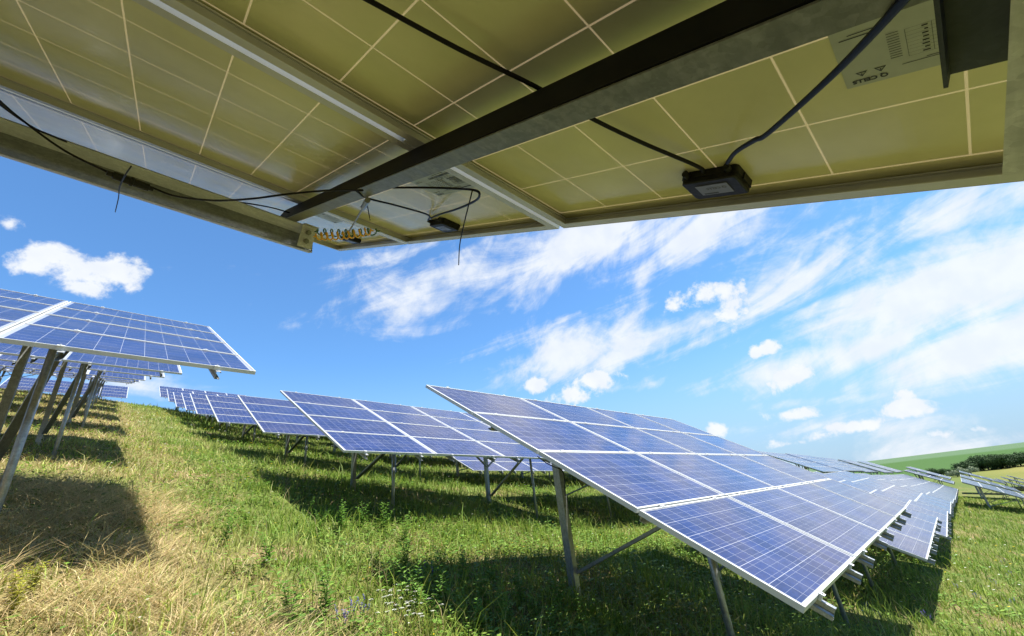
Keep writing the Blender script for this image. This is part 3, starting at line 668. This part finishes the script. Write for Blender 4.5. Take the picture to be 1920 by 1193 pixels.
# long straw lying at the near left
n = 46000; x = rng.uniform(-1.8, 1.9, n); y = rng.uniform(1.9, 8.5, n); k_ = (fbm(x, y, 1.9, 4) > .455) & (x < 1.15 - .10 * (y - 3) + (fbm(x + 9, y, .9, 2) - .4) * 2.2); x, y = x[k_], y[k_]; n = len(x)
o = blades('fallen_straw', x, y, np.hypot(x, y), .22 + .3 * rng.random(n), np.full(n, .0034), .86 + .12 * rng.random(n), vary(lerp((.42, .33, .15), (.62, .52, .28), rng.random(n))), .2); tag(o, 'long pale straw lying flat at the near left of the aisle', 'straw')
# ground cover leaves: small rounded leaves close to the ground
x, y, r = scatter(230000, 1.8, 20, 1.35, -6, 98); dd = dryness(x, y)
pk = fbm(x + 90, y + 40, .9, 3); shade_zone = (x > 2.2) & (y > 2.2) & (y < 6.2)
keep = (rng.random(len(x)) < (.55 * (pk > .47) + .08) * (1 - .8 * dd)) | (shade_zone & (rng.random(len(x)) < .5)); x, y, r = x[keep], y[keep], r[keep]; n = len(x)
z = ground_z(x, y) + .01 + .14 * rng.random(n) ** 1.5 * (.6 + fbm(x, y, 1.3, 2)); th = rng.random(n) * 2 * math.pi; sz = (.010 + .020 * rng.random(n) ** 1.5) * (1 + .07 * r)
V = np.zeros((n, 4, 3)); c_, s_ = np.cos(th), np.sin(th); tz = (rng.random(n) - .3) * .9
V[:, 0] = np.stack([x, y, z], 1); V[:, 2] = V[:, 0] + np.stack([c_ * sz * 2, s_ * sz * 2, tz * sz], 1)
V[:, 1] = V[:, 0] + np.stack([c_ * sz - s_ * sz * .5, s_ * sz + c_ * sz * .5, tz * sz * .8 + sz * .1], 1); V[:, 3] = V[:, 0] + np.stack([c_ * sz + s_ * sz * .5, s_ * sz - c_ * sz * .5, tz * sz * .8 - sz * .1], 1)
cl = vary(lerp((0.065, 0.150, 0.018), (0.17, 0.26, 0.04), rng.random(n)))
me = np_mesh('ground_cover', V.reshape(-1, 3), np.arange(n * 4).reshape(n, 4), np.repeat(cl[:, None, :], 4, 1).reshape(-1, 3), 'tint', [M_blade])
o = ob('ground_cover', me); o['kind'] = 'stuff'; tag(o, 'small leafy herbs spread among the grass', 'ground cover')
# seed heads / tall stalks
x, y, r = scatter(5200, 2.4, 40, 1.1, 0, 98); dd = dryness(x, y); n = len(x)
o = blades('seeding_grass', x, y, r, .22 + .22 * rng.random(n), np.full(n, .0042), .12 + .35 * rng.random(n), vary(lerp((.22, .22, .07), (.42, .36, .17), rng.random(n))), .8); tag(o, 'tall thin seeding stalks standing above the grass', 'grass stalks')
# tiny flowers: yellow and white specks
for nm, cnt, col, lab in (('yellow_flower_specks', 500, (.75, .55, .02), 'tiny yellow blossoms sprinkled in the grass'), ('white_flower_specks', 420, (.75, .75, .68), 'tiny white blossoms sprinkled in the grass')):
    x, y, r = scatter(cnt, 3, 30, .9, 2, 96); z = ground_z(x, y) + .10 + .12 * rng.random(cnt); V = []; 
    a = .006 + .0009 * r
    ring_ = [(math.cos(t), math.sin(t), .2 * (i % 2)) for i, t in enumerate(np.linspace(0, 2 * math.pi, 7)[:-1])]
    V = np.stack([np.stack([x + a * q[0], y + a * q[1], z + a * q[2]], 1) for q in ring_], 1)
    me = np_mesh(nm, V.reshape(-1, 3), np.arange(cnt * 6).reshape(cnt, 6), np.tile(np.array(col), (cnt * 6, 1)), 'tint', [M_blade]); o = ob(nm, me); o['kind'] = 'stuff'; tag(o, lab, 'flowers')

# individual plants
M_wl = m_leaf('weed_leaf', False, (0.13, 0.26, 0.04), .45); M_ws = m_leaf('weed_stem', False, (0.10, 0.14, 0.03), .1)
M_yl = m_leaf('yellow_leaf', False, (0.30, 0.30, 0.03)); M_wf = m_leaf('white_petal', False, (0.72, 0.72, 0.66), .3); M_bf = m_leaf('violet_petal', False, (0.10, 0.06, 0.42), .3)
M_twig = m_simple('dead_twig', (0.09, 0.06, 0.04), .8, 0, .3, 30)
def leaf_quad(mb, p, d, up, L, w, mi):
    s = d.cross(up).normalized() * w / 2
    mb.add([p, p + d * L * .45 + s + up * L * .08, p + d * L - up * L * .10, p + d * L * .45 - s + up * L * .08], [(0, 1, 2, 3)], mi)
def weed_meshes(seed, h=.38, leafm=None, nst=4):
    rd = random.Random(seed); st = MB(); lf = MB()
    for k in range(nst):
        a = rd.uniform(0, 6.28); ln = rd.uniform(.15, .5); P = []; H = h * rd.uniform(.65, 1.1)
        for q in range(7): t = q / 6; P.append(Vector((math.cos(a) * ln * H * t * t, math.sin(a) * ln * H * t * t, H * t)))
        st.tube(P, [.0028 * (1 - .7 * q / 6) for q in range(7)], 5)
        m_ = 22
        for q in range(m_):
            t = .12 + .88 * q / m_; i = min(5, int(t * 6)); p = P[i].lerp(P[i + 1], t * 6 - i); th = q * 2.4 + a
            d_ = Vector((math.cos(th), math.sin(th), rd.uniform(.1, .6))).normalized(); leaf_quad(lf, p, d_, Vector((0, 0, 1)), (.075 - .045 * t) * rd.uniform(.8, 1.3), .022 * rd.uniform(.7, 1.3), 0)
    return st.mesh('stem', [M_ws], True), lf.mesh('leaves', [leafm or M_wl])
def plant(name, meshes, x, y, s, rz, lab, cat, grp):
    r0 = bpy.data.objects.new(name, None); COL.objects.link(r0); r0.location = (x, y, gz(x, y) - .01); r0.scale = (s, s, s); r0.rotation_euler = (0, 0, rz); r0.empty_display_size = .1
    tag(r0, lab, cat, grp)
    for nm, me in meshes: ob(nm, me, r0)
    return r0
def gpt(px, py):                           # sight line to the ground
    d = pdir(px, py); s = .5
    for _ in range(4000):
        p = d * s
        if p.z < gz(p.x, p.y): break
        s += .01
    return p
WM = [weed_meshes(k) for k in range(4)]
wl = [(585, 955), (620, 965), (655, 950), (600, 985), (640, 985), (680, 975), (720, 985), (760, 1010), (700, 1060), (735, 1090), (790, 1100), (830, 1120), (870, 1090), (905, 1130), (940, 1150), (980, 1130),
      (1010, 1165), (1050, 1140), (860, 1165), (810, 1165), (760, 1060), (830, 1060), (920, 1080), (960, 1185), (900, 1185), (1040, 1185), (1090, 1170), (780, 1140), (500, 1050), (540, 1165), (420, 1010), (610, 1150), (1160, 1180), (1220, 1165)]
for k, (px, py) in enumerate(wl):
    p = gpt(px, py + 14); plant('weed', [('stem', WM[k % 4][0]), ('leaves', WM[k % 4][1])], p.x, p.y, random.uniform(.8, 1.35), random.uniform(0, 6.28), 'upright leafy green weed standing in the meadow grass', 'weed', 'leafy weeds in the grass')
YM = weed_meshes(21, .3, M_yl, 4)
for px, py in ((20, 1135), (55, 1120), (15, 1165)):
    p = gpt(px, py); plant('yellow_weed', [('stem', YM[0]), ('leaves', YM[1])], p.x, p.y, .75, random.uniform(0, 6.28), 'yellowing weed in dry straw at the bottom left corner', 'weed', 'yellowing weeds in the bottom left corner')
def yarrow(seed):
    rd = random.Random(seed); out = []
    for k in range(4):
        st = MB(); hd = MB()
        a = rd.uniform(0, 6.28); l = rd.uniform(.05, .18); H = rd.uniform(.24, .36); top = Vector((math.cos(a) * l, math.sin(a) * l, H))
        st.tube([Vector((0, 0, 0)), top * .5 + Vector((0, 0, .02)), top], .002, 5)
        for q in range(26):
            rr = .026 * math.sqrt(rd.random()); t = rd.uniform(0, 6.28); c = top + Vector((rr * math.cos(t), rr * math.sin(t), .006 - rr * .25 + rd.uniform(0, .004))); z_ = rd.uniform(.003, .0055)
            n_ = 6; hd.add([c + Vector((z_ * math.cos(6.28 * i / n_), z_ * math.sin(6.28 * i / n_), 0)) for i in range(n_)], [tuple(range(n_))])
            st.tube([top - Vector((0, 0, .02)), c], .0006, 3, 0, False)
        out += [('stem', st.mesh('stem', [M_ws], True)), ('flower_head', hd.mesh('flower_head', [M_wf]))]
    return out
YA = [yarrow(k) for k in range(3)]
for k, (px, py) in enumerate([(712, 1150), (735, 1140), (755, 1150), (770, 1165), (740, 1170), (765, 1185), (722, 1180), (750, 1130), (785, 1150), (800, 1180)]):
    p = gpt(px, py + 22); plant('yarrow_plant', YA[k % 3], p.x, p.y, .7, random.uniform(0, 6.28), 'white flowering yarrow in the clump at the bottom centre', 'flower', 'white yarrow clump')
def spike(seed):
    rd = random.Random(seed); out = []
    for k in range(3):
        st = MB(); hd = MB(); a = rd.uniform(0, 6.28); l = rd.uniform(.02, .1); H = rd.uniform(.2, .32); top = Vector((math.cos(a) * l, math.sin(a) * l, H)); st.tube([Vector((0, 0, 0)), top], .002, 5)
        for q in range(26):
            t = .6 + .4 * rd.random(); c = top * t; th = rd.uniform(0, 6.28); leaf_quad(hd, c, Vector((math.cos(th), math.sin(th), .5)).normalized(), Vector((0, 0, 1)), .016, .011, 0)
        out += [('stem', st.mesh('stem', [M_ws], True)), ('flower_spike', hd.mesh('flower_spike', [M_bf]))]
    return out
SP = [spike(k) for k in range(2)]
for k, (px, py) in enumerate([(655, 1175), (672, 1168), (684, 1158), (640, 1185), (800, 1078), (812, 1085), (790, 1095), (1885, 1050), (1900, 1075), (1870, 1090), (1745, 1160), (1800, 1100), (1840, 1120), (1905, 1130), (1640, 1145), (1655, 1160)]):
    p = gpt(px, py + 14); plant('violet_flower_plant', SP[k % 2], p.x, p.y, .8, random.uniform(0, 6.28), 'violet flower spike growing in the meadow', 'flower', 'violet flower spikes')
p = gpt(300, 920); mb = MB()
for a, b_ in (((-.14, -.03, .0), (.10, .02, .10)), ((-.02, 0, .05), (.14, .1, .06)), ((0, 0, .05), (.04, -.08, .14)), ((.1, .02, .1), (.19, .0, .16)), ((-.1, -.02, .02), (-.2, .05, .07))):
    A_, B_ = Vector(a), Vector(b_); md = (A_ + B_) / 2 + Vector((0, .01, .015)); mb.tube([A_, md, B_], [.006, .0045, .002], 6)
o = ob('dead_branch', mb.mesh('dead_branch', [M_twig])); o.location = p + Vector((0, 0, .03)); tag(o, 'small brown dead branch lying on the mown aisle', 'branch')

# ------------------------------------------------------------------ distant trees and bushes
def tree_mesh(seed, mtl, flat=.8):
    rd = np.random.default_rng(seed); n = 2600; nb = 9
    cs_ = rd.normal(0, .42, (nb, 3)); cs_[:, 2] = rd.random(nb) * .6 + .35; rs_ = .28 + .25 * rd.random(nb)
    k = rd.integers(0, nb, n); d = rd.normal(0, 1, (n, 3)); d /= np.linalg.norm(d, axis=1)[:, None]; P = cs_[k] + d * (rs_[k] * rd.random(n) ** .35)[:, None]; P[:, 2] = np.maximum(P[:, 2] * flat, .03)
    a = rd.normal(0, 1, (n, 3)); a /= np.linalg.norm(a, axis=1)[:, None]; b = np.cross(a, d); s = (.035 + .045 * rd.random(n))[:, None]
    V = np.stack([P - a * s, P + b * s * .6, P + a * s, P - b * s * .6], 1)
    return np_mesh('crown', V.reshape(-1, 3), np.arange(n * 4).reshape(n, 4), None, 'tint', [mtl])
M_td = m_leaf('dark_foliage', False, (0.030, 0.062, 0.018), .2, .8); M_tp = m_leaf('pale_foliage', False, (0.20, 0.24, 0.15), .2, .8)
mb = MB(); mb.tube([(0, 0, -.1), (.02, 0, .3), (0, .03, .7)], [.06, .045, .02], 7); mb.tube([(0, 0, .3), (.2, .1, .6)], [.03, .01], 5); mb.tube([(0, 0, .35), (-.2, .05, .7)], [.03, .01], 5)
ME_trunk = mb.mesh('trunk', [M_twig]); TM = [tree_mesh(k, M_td) for k in range(4)]; TP = tree_mesh(9, M_tp)
def tree(px, py, x, hpx, me, nm, lab, grp):
    d = pdir(px, py); d = d * (x / d.x); s = hpx / FPX * x * .78
    r0 = bpy.data.objects.new(nm, None); COL.objects.link(r0); r0.location = (d.x, d.y, gz(d.x, d.y)); r0.scale = (s * .85, s * .85, s); r0.rotation_euler = (0, 0, random.uniform(0, 6.28)); tag(r0, lab, 'tree' if nm == 'tree' else 'bush', grp)
    ob('crown', me, r0); ob('trunk', ME_trunk, r0)
for k, (px, py, h) in enumerate([(1805, 872, 16), (1818, 868, 20), (1831, 866, 21), (1845, 863, 22), (1857, 861, 20), (1868, 860, 21), (1880, 858, 20), (1893, 857, 19), (1905, 856, 19), (1917, 854, 18), (1930, 853, 18), (1945, 852, 18), (1812, 875, 14), (1838, 870, 17), (1875, 864, 17)]):
    tree(px, py, 214 + 3 * (k % 3), h, TM[k % 4], 'tree', 'dark rounded tree in the wood band below the far green hill', 'dark trees of the far wood')
for k, (px, py, h) in enumerate([(1752, 879, 13), (1765, 882, 11), (1778, 884, 10), (1742, 878, 9), (1790, 885, 9)]):
    tree(px, py, 200, h, TM[(k + 1) % 4], 'bush', 'dark green bush in the low clump left of the far wood', 'dark bushes left of the far wood')
tree(1791, 884, 185, 13, TP, 'bush', 'left of two pale grey-green bushes before the far wood', 'pale bushes')
tree(1811, 878, 190, 12, TP, 'bush', 'right of two pale grey-green bushes before the far wood', 'pale bushes')
